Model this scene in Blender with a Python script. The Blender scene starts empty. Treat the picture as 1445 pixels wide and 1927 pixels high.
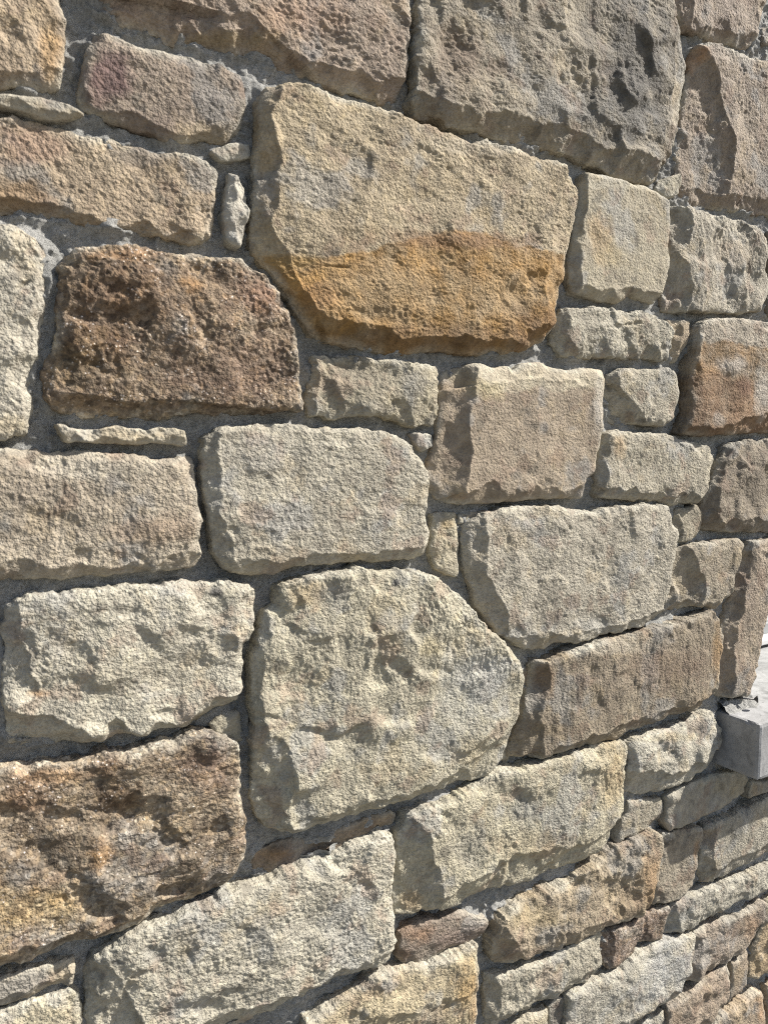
import bpy, bmesh, math, random
import numpy as np
from mathutils import Vector, Matrix

S = bpy.context.scene
S.render.engine = 'CYCLES'; S.cycles.use_denoising = False; S.cycles.pixel_filter_type = 'BLACKMAN_HARRIS'; S.cycles.filter_width = 1.1; S.cycles.use_adaptive_sampling = False
# ------------------------------------------------------------------ camera
F = 1340.0; D = 0.55; CZ = 1.55                   # focal length in photo pixels, metres to the wall, eye height
YAW = math.radians(31); PITCH = math.atan(108 / F)
FW = np.array([math.sin(YAW)*math.cos(PITCH), math.cos(YAW)*math.cos(PITCH), -math.sin(PITCH)])
RT = np.array([math.cos(YAW), -math.sin(YAW), 0.0]); UP = np.cross(RT, FW)
cam = bpy.data.cameras.new('camera'); camo = bpy.data.objects.new('camera', cam); S.collection.objects.link(camo)
m = Matrix(((RT[0], UP[0], -FW[0], 0), (RT[1], UP[1], -FW[1], -D), (RT[2], UP[2], -FW[2], CZ), (0, 0, 0, 1)))
camo.matrix_world = m
cam.sensor_fit = 'VERTICAL'; cam.sensor_height = 36; cam.lens = F/1927*36
cam.clip_start = 0.02; cam.clip_end = 500
cam.dof.use_dof = True; cam.dof.focus_distance = 0.74; cam.dof.aperture_fstop = 10.0
S.camera = camo
# ------------------------------------------------------------------ light
SD = Vector((-0.106, 0.051, -0.112)).normalized()  # direction the sunlight travels
SUN_EL = math.asin(-SD.z); SUN_AZ = math.atan2(-SD.x, -SD.y)   # azimuth from +Y towards +X
w = bpy.data.worlds.new('World'); S.world = w; w.use_nodes = True
nt = w.node_tree; sky = nt.nodes.new('ShaderNodeTexSky'); sky.sky_type = 'NISHITA'; sky.sun_disc = False
sky.sun_elevation = SUN_EL; sky.sun_rotation = SUN_AZ; sky.air_density = 1.0; sky.dust_density = 2.0; sky.ozone_density = 1.0
bg = nt.nodes['Background']; bg.inputs[1].default_value = 0.075
nt.links.new(sky.outputs[0], bg.inputs[0])
sl = bpy.data.lights.new('sun', 'SUN'); sl.energy = 5.0; sl.angle = math.radians(0.53); sl.color = (1.0, 0.955, 0.89)
so = bpy.data.objects.new('sun', sl); S.collection.objects.link(so)
so.rotation_euler = SD.to_track_quat('-Z', 'Y').to_euler(); so.location = (3, -2, 4)
S.view_settings.view_transform = 'Standard'; S.view_settings.look = 'None'
S.view_settings.gamma = 1; S.view_settings.use_curve_mapping = False; S.view_settings.exposure = 0.99

rng = np.random.default_rng(7)
def un(x, y, yy=0.003):
    """point of the plane y=yy that the photo shows at pixel x, y"""
    d = FW*F + RT*(x-722.5) - UP*(y-963.5); t = (D+yy)/d[1]
    return np.array([d[0]*t, CZ+d[2]*t])
def unp(pts, yy=0.003): return np.array([un(x, y, yy) for x, y in pts])
def lin(c):
    c = np.asarray(c, float)/255
    return np.where(c <= .04045, c/12.92, ((c+.055)/1.055)**2.4)

# ------------------------------------------------------------------ noise
_perm = np.tile(np.random.RandomState(3).permutation(256), 3).astype(np.int32)
_ga = np.linspace(0, 2*np.pi, 32, endpoint=False); _g = np.stack([np.cos(_ga), np.sin(_ga)], 1).astype(np.float32)
def perlin(x, y, seed=0):
    xi = np.floor(x); yi = np.floor(y); xf = (x-xi).astype(np.float32); yf = (y-yi).astype(np.float32)
    xi = (xi.astype(np.int64)+seed*37) & 255; yi = (yi.astype(np.int64)+seed*91) & 255
    u = xf*xf*xf*(xf*(xf*6-15)+10); v = yf*yf*yf*(yf*(yf*6-15)+10)
    def gr(a, b, fx, fy):
        h = _perm[_perm[a]+b] & 31; return _g[h, 0]*fx+_g[h, 1]*fy
    x1 = (xi+1) & 255; y1 = (yi+1) & 255
    n00 = gr(xi, yi, xf, yf); n10 = gr(x1, yi, xf-1, yf); n01 = gr(xi, y1, xf, yf-1); n11 = gr(x1, y1, xf-1, yf-1)
    return 1.5*((n00*(1-u)+n10*u)*(1-v)+(n01*(1-u)+n11*u)*v)
def fbm(x, y, seed, octs=3, gain=.5):
    s = 0; a = 1; f = 1
    for o in range(octs):
        s = s+a*perlin(x*f+o*17.3, y*f-o*9.1, seed+o); a *= gain; f *= 2.03
    return s
def cells(x, y, seed, blend=14.0, tilt=1.0):
    """broken-face relief: every cell is a small tilted plane, blended fast at its border"""
    xi = np.floor(x).astype(np.int64); yi = np.floor(y).astype(np.int64)
    num = np.zeros_like(x); den = np.zeros_like(x)
    for i in (-1, 0, 1):
        for j in (-1, 0, 1):
            a = (xi+i+seed*37) & 255; b = (yi+j+seed*91) & 255
            h = _perm[_perm[a]+b]; h2 = _perm[h+57]; h3 = _perm[h2+101]; h4 = _perm[h3+11]
            px = xi+i+.15+.7*h/255; py = yi+j+.15+.7*h2/255
            dx = x-px; dy = y-py
            an = h3/255*2*np.pi; sl_ = tilt*(.3+.7*h4/255)
            hh = (np.cos(an)*dx+np.sin(an)*dy)*sl_+(h4/255-.5)*.35
            wg = np.exp(-blend*(dx*dx+dy*dy))
            num += wg*hh; den += wg
    return num/(den+1e-9)

# ------------------------------------------------------------------ polygons
def sdf(P, poly):
    """signed distance (inside positive) of points to a closed polygon"""
    n = len(P); out = np.empty(n, np.float32)
    A = poly.astype(np.float32); B = np.roll(A, -1, 0); E_ = B-A; L2 = (E_**2).sum(1)+1e-12
    for s in range(0, n, 20000):
        p = P[s:s+20000].astype(np.float32)
        dx = p[:, None, 0]-A[None, :, 0]; dy = p[:, None, 1]-A[None, :, 1]
        t = np.clip((dx*E_[:, 0]+dy*E_[:, 1])/L2, 0, 1)
        d2 = (dx-t*E_[:, 0])**2+(dy-t*E_[:, 1])**2
        d = np.sqrt(d2.min(1))
        c = ((A[None, :, 1] > p[:, None, 1]) != (B[None, :, 1] > p[:, None, 1]))
        xx = A[:, 0]+(p[:, None, 1]-A[:, 1])*E_[:, 0]/np.where(E_[:, 1] == 0, 1e-9, E_[:, 1])
        ins = (c & (p[:, None, 0] < xx)).sum(1) % 2 == 1
        out[s:s+20000] = np.where(ins, d, -d)
    return out
def ridge_dist(P, R, toward):
    """signed distance to an open polyline, positive on the side of `toward`"""
    def f(Q):
        best = np.full(len(Q), 1e9); sg = np.ones(len(Q))
        for a, b in zip(R[:-1], R[1:]):
            e = b-a; t = np.clip(((Q-a)@e)/(e@e+1e-12), -0.0, 1)
            q = a+t[:, None]*e; d = np.hypot(*(Q-q).T)
            cr = e[0]*(Q[:, 1]-a[1])-e[1]*(Q[:, 0]-a[0])
            mk = d < best-1e-9; best = np.where(mk, d, best); sg = np.where(mk, np.sign(cr), sg)
        return best*sg
    s = np.sign(f(np.array([toward]))[0]); return f(P)*s
def desat(c, k):
    g = (c@np.array([.3, .6, .1]))[..., None]; return g+(c-g)*k
COMMON = np.array([1.045, .99, .86])
def tone(c, k): g = (c@np.array([.3, .6, .1]))[..., None]; return g*COMMON*(1-k)+c*k
def chaikin(p, n=1):
    for _ in range(n):
        q = np.roll(p, -1, 0); p = np.stack([p*.8+q*.2, p*.2+q*.8], 1).reshape(-1, 2)
    return p
def resample(p, step=None, n=None, closed=False):
    if closed: p = np.vstack([p, p[:1]])
    d = np.r_[0, np.cumsum(np.hypot(*np.diff(p, axis=0).T))]
    if n is None: n = max(3, int(d[-1]/step)+1)
    t = np.linspace(0, d[-1], n)
    r = np.stack([np.interp(t, d, p[:, 0]), np.interp(t, d, p[:, 1])], 1)
    return r[:-1] if closed else r
def depth_of(c): # metres along the view axis
    v = np.array([c[0], D, c[1]-CZ]); return float(v@FW)

def mesh_obj(name, V, Q, mat, parent=None, col=None, smooth=True):
    me = bpy.data.meshes.new(name)
    V = np.asarray(V, np.float32); Q = np.asarray(Q, np.int32)
    me.vertices.add(len(V)); me.vertices.foreach_set('co', V.ravel())
    me.loops.add(Q.size); me.loops.foreach_set('vertex_index', Q.ravel())
    me.polygons.add(len(Q)); me.polygons.foreach_set('loop_start', np.arange(0, Q.size, Q.shape[1], dtype=np.int32))
    me.polygons.foreach_set('loop_total', np.full(len(Q), Q.shape[1], np.int32))
    me.update(calc_edges=True)
    me.polygons.foreach_set('use_smooth', np.full(len(Q), smooth, bool))
    if col is not None:
        ca = me.color_attributes.new('Col', 'FLOAT_COLOR', 'POINT')
        c4 = np.ones((len(V), 4), np.float32); c4[:, :3] = col; ca.data.foreach_set('color', c4.ravel())
    me.materials.append(mat)
    o = bpy.data.objects.new(name, me); S.collection.objects.link(o)
    if parent: o.parent = parent
    return o

# ------------------------------------------------------------------ materials
def mat_new(name, rough=.9, spec=.25):
    mt = bpy.data.materials.new(name); mt.use_nodes = True; b = mt.node_tree.nodes['Principled BSDF']
    b.inputs['Roughness'].default_value = rough; b.inputs['Specular IOR Level'].default_value = spec
    return mt, mt.node_tree, b
def nd(nt, t, **k):
    n = nt.nodes.new(t)
    for a, v in k.items(): setattr(n, a, v)
    return n
def noise(nt, scale, detail=3, rough=.6, co=None, dist=0):
    n = nd(nt, 'ShaderNodeTexNoise'); n.inputs['Scale'].default_value = scale; n.inputs['Detail'].default_value = detail
    n.inputs['Roughness'].default_value = rough; n.inputs['Distortion'].default_value = dist
    if co is not None: nt.links.new(co, n.inputs['Vector'])
    return n
def ramp(nt, src, stops):
    r = nd(nt, 'ShaderNodeValToRGB'); e = r.color_ramp.elements
    while len(e) < len(stops): e.new(.5)
    for q, (p, c) in zip(e, stops): q.position = p; q.color = (c, c, c, 1) if not hasattr(c, '__len__') else (*c, 1)
    nt.links.new(src, r.inputs[0]); return r
def mul(nt, a, b, fac=1.0, mode='MULTIPLY'):
    x = nd(nt, 'ShaderNodeMix', data_type='RGBA', blend_type=mode)
    if hasattr(fac, 'is_linked'): nt.links.new(fac, x.inputs[0])
    else: x.inputs[0].default_value = fac
    nt.links.new(a, x.inputs[6])
    if hasattr(b, '__len__'): x.inputs[7].default_value = (*b, 1)
    else: nt.links.new(b, x.inputs[7])
    return x.outputs[2]
def stone_material(name, grain=.5, crystal=0.0, pit=.35, bump=.5, gscale=420):
    mt, nt, b = mat_new(name, .88, .3)
    at = nd(nt, 'ShaderNodeVertexColor', layer_name='Col'); geo = nd(nt, 'ShaderNodeNewGeometry')
    co = geo.outputs['Position']
    n1 = noise(nt, gscale, 4, .7, co); r1 = ramp(nt, n1.outputs[0], [(.28, 1-grain), (.5, 1.0), (.72, 1+grain*.75)])
    c = mul(nt, at.outputs[0], r1.outputs[0])
    n2 = noise(nt, 130, 3, .65, co, .6); r2 = ramp(nt, n2.outputs[0], [(.3, (.80, .78, .77)), (.5, (1, 1, 1)), (.72, (1.14, 1.12, 1.06))])
    c = mul(nt, c, r2.outputs[0])
    n3 = noise(nt, 260, 2, .5, co, .3); r3 = ramp(nt, n3.outputs[0], [(.62, 0.0), (.70, 1.0)])     # small dark pits and lichen specks
    f3 = nd(nt, 'ShaderNodeMath', operation='MULTIPLY'); f3.inputs[1].default_value = pit; nt.links.new(r3.outputs[0], f3.inputs[0])
    c = mul(nt, c, (.45, .43, .42), f3.outputs[0])
    if crystal:
        n4 = nd(nt, 'ShaderNodeTexVoronoi'); n4.inputs['Scale'].default_value = 330; nt.links.new(co, n4.inputs['Vector'])
        r4 = ramp(nt, n4.outputs['Distance'], [(.10, 1.0), (.26, 0.0)])
        n5 = noise(nt, 60, 2, .5, co); r5 = ramp(nt, n5.outputs[0], [(.48, 0.0), (.60, 1.0)])
        mm = nd(nt, 'ShaderNodeMath', operation='MULTIPLY'); nt.links.new(r4.outputs[0], mm.inputs[0]); nt.links.new(r5.outputs[0], mm.inputs[1])
        m2 = nd(nt, 'ShaderNodeMath', operation='MULTIPLY'); nt.links.new(mm.outputs[0], m2.inputs[0]); m2.inputs[1].default_value = crystal
        c = mul(nt, c, (.62, .57, .52), m2.outputs[0], 'MIX')
        n6 = nd(nt, 'ShaderNodeTexVoronoi'); n6.inputs['Scale'].default_value = 250; nt.links.new(co, n6.inputs['Vector'])
        sp_ = nd(nt, 'ShaderNodeSeparateColor'); nt.links.new(n6.outputs['Color'], sp_.inputs[0])
        r6 = ramp(nt, sp_.outputs[0], [(.0, (.45, .40, .36)), (.3, (.85, .78, .72)), (.55, (1.0, 1.0, 1.0)), (.78, (1.30, 1.14, .92)), (.95, (1.75, 1.75, 1.75))]); c = mul(nt, c, r6.outputs[0], .65)
    nt.links.new(c, b.inputs['Base Color'])
    nb = noise(nt, 400, 2, .6, co, .3)
    bp = nd(nt, 'ShaderNodeBump'); bp.inputs['Strength'].default_value = bump; bp.inputs['Distance'].default_value = .0025
    nt.links.new(nb.outputs[0], bp.inputs['Height']); nt.links.new(bp.outputs[0], b.inputs['Normal'])
    return mt
M = {
 'f': stone_material('sandstone_fine', .28, 0, .3, 1.0, 420),
 's': stone_material('sandstone_smooth', .20, 0, .15, .7, 480),
 'c': stone_material('sandstone_coarse', .48, .9, .5, 1.0, 380),
}
def mortar_material():
    mt, nt, b = mat_new('mortar', .95, .15); geo = nd(nt, 'ShaderNodeNewGeometry'); co = geo.outputs['Position']
    n0 = noise(nt, 18, 4, .6, co); r0 = ramp(nt, n0.outputs[0], [(.3, (.29, .288, .27)), (.5, (.37, .366, .343)), (.7, (.46, .452, .425))])
    n1 = noise(nt, 420, 4, .8, co); r1 = ramp(nt, n1.outputs[0], [(.33, .55), (.47, 1.0), (.66, 1.28)])
    c = mul(nt, r0.outputs[0], r1.outputs[0])
    n3 = nd(nt, 'ShaderNodeTexVoronoi'); n3.inputs['Scale'].default_value = 420; nt.links.new(co, n3.inputs['Vector'])
    r3 = ramp(nt, n3.outputs['Distance'], [(.10, .35), (.24, 1.0)]); n4 = noise(nt, 90, 2, .5, co); r4 = ramp(nt, n4.outputs[0], [(.5, 0.0), (.6, .8)])
    c = mul(nt, c, r3.outputs[0], r4.outputs[0])
    nt.links.new(c, b.inputs['Base Color'])
    nb = noise(nt, 480, 5, .8, co); bp = nd(nt, 'ShaderNodeBump'); bp.inputs['Strength'].default_value = 1.0; bp.inputs['Distance'].default_value = .0045
    nt.links.new(nb.outputs[0], bp.inputs['Height']); nt.links.new(bp.outputs[0], b.inputs['Normal'])
    return mt
M['mortar'] = mortar_material()
def plain(name, col, rough=.6, metal=0, var=.12, scale=30, bump=0, spec=.4):
    mt, nt, b = mat_new(name, rough, spec); b.inputs['Metallic'].default_value = metal
    geo = nd(nt, 'ShaderNodeNewGeometry'); n = noise(nt, scale, 5, .65, geo.outputs['Position'])
    r = ramp(nt, n.outputs[0], [(.3, tuple(np.array(col)*(1-var))), (.7, tuple(np.array(col)*(1+var)))])
    nt.links.new(r.outputs[0], b.inputs['Base Color'])
    if bump:
        n2 = noise(nt, scale*12, 3, .6, geo.outputs['Position']); bp = nd(nt, 'ShaderNodeBump'); bp.inputs['Strength'].default_value = bump
        bp.inputs['Distance'].default_value = .001; nt.links.new(n2.outputs[0], bp.inputs['Height']); nt.links.new(bp.outputs[0], b.inputs['Normal'])
    return mt
# ------------------------------------------------------------------ the stones, traced from the photograph (pixels of the 1445 x 1927 frame,
# turned into points of the wall's plane) ; F = broken facet (ridge, side, slope), D = dent, E = elliptical stain, S = stain with an outline
T = []
def st(poly, mat, ca, cb, prot=20, rough=1.0, rim=1.0, feats=(), label=None, an=None):
    T.append(dict(p=poly, m=mat, ca=ca, cb=cb, prot=prot/1000, rough=rough, rim=rim, f=feats, label=label))
    if an: T[-1]['an'] = an
st([(-120,-90),(105,-90),(116,0),(121,35),(121,66),(112,104),(114,138),(110,157),(83,167),(42,158),(0,158),(-120,150)],'f',(172,145,108),(142,116,86),22,.9,1.2,
   [('D',20,60,60,22,35,.006),('F',[(-20,118),(60,140),(118,120)],(60,200),.5),('D',80,60,25,40,20,.004),('E',100,100,30,50,(185,140,70),.5)])
st([(-60,178),(0,182),(48,185),(87,190),(128,199),(160,216),(104,221),(69,215),(35,202),(0,196),(-60,190)],'s',(160,146,118),(150,132,100),23,.8,.6,[('F',[(-60,189),(60,200),(150,214)],(60,260),.6)])
st([(180,62),(208,66),(242,81),(277,92),(311,100),(349,100),(381,114),(415,125),(450,142),(464,163),(462,208),(450,249),(429,265),(381,258),(346,260),(304,258),(249,239),(194,218),(156,201),(150,180),(159,138),(166,87)],'f',(152,132,110),(132,110,92),22,.9,1.1,
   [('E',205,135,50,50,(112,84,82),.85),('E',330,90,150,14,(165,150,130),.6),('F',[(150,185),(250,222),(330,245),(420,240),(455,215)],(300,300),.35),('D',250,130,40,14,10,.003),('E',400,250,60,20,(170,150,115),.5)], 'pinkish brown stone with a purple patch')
st([(-130,205),(0,225),(31,221),(80,232),(121,247),(156,253),(208,260),(242,273),(277,280),(332,292),(388,301),(412,325),(412,367),(405,408),(394,443),(381,455),(311,443),(242,434),(173,422),(104,410),(35,400),(0,396),(-130,378)],'f',(172,146,108),(150,124,92),20,1.0,.8,
   [('F',[(-130,340),(10,362),(120,385),(180,410),(390,446)],(100,480),.75),('E',60,270,90,40,(150,118,98),.6),('E',270,290,70,18,(120,112,105),.6),('D',300,350,60,30,30,.003),('E',30,365,60,30,(140,110,72),.6),('D',110,320,50,18,40,.004)])
st([(401,284),(426,273),(450,268),(471,270),(474,294),(450,299),(415,301)],'s',(172,160,138),(150,140,118),22,1.1,.6,[('F',[(440,268),(445,300)],(480,285),.3)])
st([(433,325),(450,332),(460,363),(464,398),(460,439),(450,464),(433,450),(422,415),(424,381),(429,356)],'s',(182,175,160),(165,158,144),25,1.3,.6,[('F',[(445,330),(438,390),(446,460)],(420,400),.4),('D',446,380,12,30,80,.003)])
st([(120,-70),(173,-2),(228,35),(262,42),(301,50),(318,66),(381,78),(433,86),(498,109),(534,121),(593,142),(655,164),(696,175),(745,190),(755,166),(764,121),(769,69),(769,10),(764,-60),(700,-150),(300,-170)],'f',(164,140,116),(142,118,98),26,1.25,1.3,
   [('F',[(230,20),(360,44),(470,62),(560,105),(640,128),(700,150),(760,150)],(500,220),.55),('D',410,25,80,30,15,.006),('D',690,90,14,50,80,.003),('D',600,60,60,40,40,.004),('E',440,70,90,14,(150,128,85),.6),('E',560,30,90,40,(165,128,100),.5),('F',[(420,25),(470,35),(500,60)],(440,90),.5)])
st([(797,-20),(786,52),(780,104),(781,149),(780,187),(786,215),(821,221),(842,234),(873,237),(925,254),(980,263),(1028,273),(1076,287),(1118,308),(1153,325),(1208,341),(1232,343),(1249,325),(1267,287),(1276,249),(1287,221),(1294,163),(1294,121),(1287,52),(1270,21),(1255,-8),(1230,-80),(1000,-120),(830,-90)],'f',(160,146,120),(126,114,94),32,1.5,1.4,
   [('E',1190,130,75,140,(84,82,79),.8),('E',1150,215,60,60,(90,87,80),.6),('D',835,90,35,70,70,.009),('D',1125,160,45,75,80,.010),('D',1010,40,50,60,30,.006),('D',920,130,70,30,30,.005),('F',[(790,180),(860,205),(960,222),(1060,245),(1130,280),(1230,300)],(1000,330),.6),('D',1235,200,25,70,80,.007),('F',[(1262,40),(1262,150),(1245,250),(1235,330)],(1310,150),.8),('E',850,130,60,80,(120,96,76),.5),('D',1180,265,60,22,15,.006),('D',1050,120,30,40,50,.004),('E',900,190,90,50,(150,138,115),.4)], 'large rough grey brown stone with a dark hollow')
st([(1258,-10),(1277,24),(1291,55),(1326,64),(1360,74),(1384,81),(1412,92),(1421,80),(1429,35),(1438,-5),(1440,-120),(1240,-140)],'f',(158,136,114),(140,118,100),24,1.2,1.0,[('F',[(1285,-50),(1296,10),(1300,60)],(1255,20),.5),('F',[(1300,50),(1370,60),(1425,70)],(1370,120),.5)])
st([(1438,50),(1560,30),(1560,100),(1437,80)],'f',(160,145,118),(140,120,100),20,1,1)
st([(1312,86),(1332,81),(1353,90),(1391,104),(1415,114),(1445,119),(1475,128),(1475,412),(1445,401),(1395,394),(1343,384),(1305,379),(1291,367),(1286,346),(1282,294),(1291,225),(1298,163),(1305,114)],'f',(158,137,112),(138,117,98),28,1.1,1.0,
   [('F',[(1314,86),(1345,140),(1352,190),(1358,225),(1377,285),(1372,340),(1365,395)],(1280,250),.85),('F',[(1290,350),(1380,366),(1475,380)],(1380,430),.5),('E',1312,105,14,25,(165,120,75),.7),('E',1400,105,60,18,(170,160,145),.5),('D',1325,215,30,10,20,-.004),('D',1305,330,10,16,0,-.004)])
st([(1236,356),(1246,339),(1277,330),(1281,346),(1277,363),(1256,372)],'s',(168,158,130),(150,140,112),24,1,.6,[('F',[(1258,335),(1252,370)],(1236,350),.3)])
st([(503,163),(544,164),(589,173),(638,187),(683,201),(735,216),(769,228),(797,239),(821,249),(856,260),(883,275),(911,270),(942,277),(966,280),(997,294),(1032,304),(1063,311),(1080,329),(1089,356),(1083,408),(1073,457),(1066,485),(1059,527),(1049,579),(1045,613),(1025,638),(990,655),(945,665),(873,662),(821,658),(762,664),(717,658),(669,648),(620,641),(593,627),(575,606),(561,582),(537,541),(513,513),(489,485),(475,460),(475,398),(482,329),(485,260),(492,208),(499,183)],'f',(174,152,108),(156,134,96),32,1.0,1.0,
   [('S',[(460,470),(490,478),(540,486),(600,489),(650,484),(700,474),(740,459),(790,447),(850,438),(900,442),(960,462),(1040,477),(1090,480),(1090,700),(560,700),(460,500)],(150,114,58),.93),
    ('E',820,640,200,32,(112,84,52),.6),('E',540,495,60,16,(165,130,62),.6),('E',860,455,150,18,(130,92,56),.6),('E',720,540,90,50,(158,134,96),.6),('E',1000,610,60,40,(104,72,38),.6),('E',920,560,90,40,(166,140,98),.5),('E',590,560,40,30,(140,100,56),.5),
    ('F',[(520,170),(512,240),(522,330),(506,420),(548,520),(590,590)],(470,350),.65),('F',[(560,560),(610,600),(700,618),(790,640),(860,632),(960,640),(1040,600)],(800,700),.9),('F',[(1030,470),(1015,540),(1020,600)],(1080,560),.4),
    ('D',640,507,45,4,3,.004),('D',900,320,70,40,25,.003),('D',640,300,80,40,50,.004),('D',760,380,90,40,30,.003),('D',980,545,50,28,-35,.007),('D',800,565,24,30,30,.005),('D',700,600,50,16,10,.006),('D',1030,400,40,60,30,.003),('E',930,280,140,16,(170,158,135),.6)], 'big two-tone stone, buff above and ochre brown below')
st([(1101,327),(1132,332),(1160,341),(1208,353),(1229,363),(1256,381),(1256,415),(1255,484),(1253,510),(1243,548),(1232,568),(1187,556),(1166,568),(1132,565),(1083,549),(1076,527),(1075,492),(1080,450),(1087,398),(1094,353)],'s',(168,155,122),(158,144,114),28,.35,.7,
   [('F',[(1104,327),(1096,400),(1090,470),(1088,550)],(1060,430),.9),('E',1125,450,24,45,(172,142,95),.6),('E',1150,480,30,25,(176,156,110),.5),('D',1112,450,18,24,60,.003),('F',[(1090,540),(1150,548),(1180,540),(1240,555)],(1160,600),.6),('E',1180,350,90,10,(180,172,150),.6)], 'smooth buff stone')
st([(1263,388),(1291,391),(1326,401),(1360,410),(1395,415),(1422,426),(1436,450),(1443,467),(1443,537),(1436,561),(1426,586),(1388,591),(1336,586),(1291,587),(1253,582),(1253,544),(1256,503),(1256,484),(1260,433)],'f',(168,158,136),(150,140,120),28,1.5,1.2,
   [('F',[(1285,390),(1300,430),(1275,480),(1300,540),(1290,590)],(1250,480),.6),('D',1340,470,40,30,60,.006),('D',1400,520,30,26,40,.006),('D',1370,560,26,18,0,.005),('E',1380,480,40,30,(150,128,100),.4)])
st([(1450,435),(1475,440),(1475,592),(1444,592),(1437,566),(1446,520)],'f',(120,108,92),(105,95,80),22,1,1)
st([(1059,582),(1083,582),(1139,579),(1166,587),(1201,587),(1222,594),(1253,606),(1263,627),(1262,655),(1256,676),(1187,672),(1135,670),(1083,674),(1059,665),(1047,641),(1049,606)],'f',(168,160,138),(152,144,122),26,1.4,1.2,
   [('F',[(1065,590),(1062,630),(1085,672)],(1040,630),.6),('D',1175,612,50,5,-8,.005),('D',1170,640,16,26,80,.004),('D',1200,600,30,10,0,.003)])
st([(1262,601),(1296,605),(1291,641),(1277,676),(1267,683),(1265,669),(1268,631)],'f',(170,146,108),(160,135,100),22,1,.6,[('F',[(1280,603),(1278,640),(1274,680)],(1260,640),.6)])
st([(1310,613),(1326,603),(1367,601),(1409,605),(1445,608),(1475,612),(1475,815),(1445,812),(1400,814),(1339,818),(1284,816),(1291,779),(1296,717),(1303,665)],'f',(168,154,132),(150,136,115),34,1.0,.9,
   [('S',[(1290,640),(1320,648),(1350,640),(1380,650),(1420,655),(1480,670),(1480,830),(1270,830)],(138,106,62),.8),('S',[(1280,712),(1330,700),(1380,716),(1430,720),(1480,705),(1480,830),(1270,830)],(116,90,68),.75),('E',1365,690,30,18,(170,160,148),.8),('E',1425,735,16,50,(165,160,150),.75),('E',1340,790,14,12,(160,150,138),.6),('E',1320,700,25,18,(140,104,60),.6),('E',1390,730,16,24,(96,60,40),.6),
    ('F',[(1290,800),(1340,806),(1380,790),(1445,776),(1480,774)],(1400,850),.8)], 'rust stained stone with a pale grey top')
st([(1153,707),(1170,696),(1215,696),(1239,695),(1250,691),(1270,700),(1274,717),(1272,759),(1267,786),(1250,800),(1187,799),(1160,793),(1142,766),(1139,745),(1149,724)],'f',(168,158,134),(154,144,120),26,.8,1.0,
   [('F',[(1165,700),(1160,735),(1185,765),(1195,800)],(1135,770),.7),('F',[(1185,755),(1205,775),(1220,800)],(1200,830),.5),('D',1208,785,14,18,20,.003)])
st([(1139,818),(1153,811),(1201,818),(1250,816),(1277,828),(1312,835),(1333,842),(1341,859),(1336,887),(1326,921),(1312,946),(1274,949),(1222,940),(1170,939),(1132,933),(1125,921),(1125,890),(1128,849)],'f',(168,158,132),(150,140,118),28,1.0,1.2,
   [('F',[(1142,818),(1136,860),(1138,900),(1128,935)],(1118,880),.8),('E',1160,840,14,24,(170,140,95),.5),('F',[(1135,918),(1220,925),(1310,935)],(1220,970),.6),('D',1180,870,30,30,50,.003)])
st([(1360,856),(1367,838),(1395,831),(1445,828),(1475,828),(1475,1000),(1445,1000),(1360,1000),(1322,995),(1322,966),(1329,935),(1343,897)],'f',(142,126,102),(124,108,88),30,1.5,1.3,
   [('F',[(1372,835),(1350,900),(1340,960),(1365,1000)],(1320,920),.7),('D',1395,880,24,14,0,.006),('D',1350,975,20,24,30,.006),('F',[(1340,985),(1400,975),(1475,980)],(1400,1030),.7)])
st([(842,700),(856,696),(894,684),(904,686),(925,693),(956,691),(962,700),(983,686),(1014,683),(1032,691),(1063,700),(1097,695),(1130,700),(1130,724),(1125,762),(1125,804),(1118,849),(1111,883),(1097,904),(1094,935),(1049,935),(1000,939),(966,942),(925,947),(852,946),(828,939),(811,918),(811,883),(824,838),(831,786),(835,745)],'s',(164,142,112),(152,130,102),32,.55,1.0,
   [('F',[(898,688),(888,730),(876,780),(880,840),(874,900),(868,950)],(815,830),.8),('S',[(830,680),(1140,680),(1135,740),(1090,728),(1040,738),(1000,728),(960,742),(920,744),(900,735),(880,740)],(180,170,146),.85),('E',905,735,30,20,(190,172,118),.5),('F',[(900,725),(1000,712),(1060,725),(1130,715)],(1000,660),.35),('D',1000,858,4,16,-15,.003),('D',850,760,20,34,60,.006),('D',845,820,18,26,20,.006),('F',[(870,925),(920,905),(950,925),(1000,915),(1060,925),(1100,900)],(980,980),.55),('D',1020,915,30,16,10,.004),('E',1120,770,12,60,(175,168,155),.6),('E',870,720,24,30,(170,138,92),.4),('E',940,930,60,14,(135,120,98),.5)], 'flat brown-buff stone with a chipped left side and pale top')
st([(596,670),(648,672),(696,677),(735,679),(773,684),(821,691),(828,703),(824,735),(821,766),(812,800),(773,795),(745,786),(700,781),(669,779),(631,783),(587,781),(584,752),(589,717)],'f',(162,150,118),(144,132,106),26,1.5,.8,
   [('F',[(600,670),(601,715),(596,750),(592,785)],(575,730),.9),('D',690,715,24,34,60,.006),('D',650,690,16,14,0,.004),('D',730,700,30,14,40,.004),('F',[(640,690),(660,730),(700,770)],(610,760),.25),('E',770,720,30,30,(148,144,134),.6),('E',690,770,40,14,(168,162,146),.5)])
st([(776,816),(800,816),(814,821),(814,838),(797,847),(783,831)],'s',(160,158,148),(145,142,132),21,1,.6,[('F',[(788,816),(784,832)],(775,820),.5)])
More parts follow.
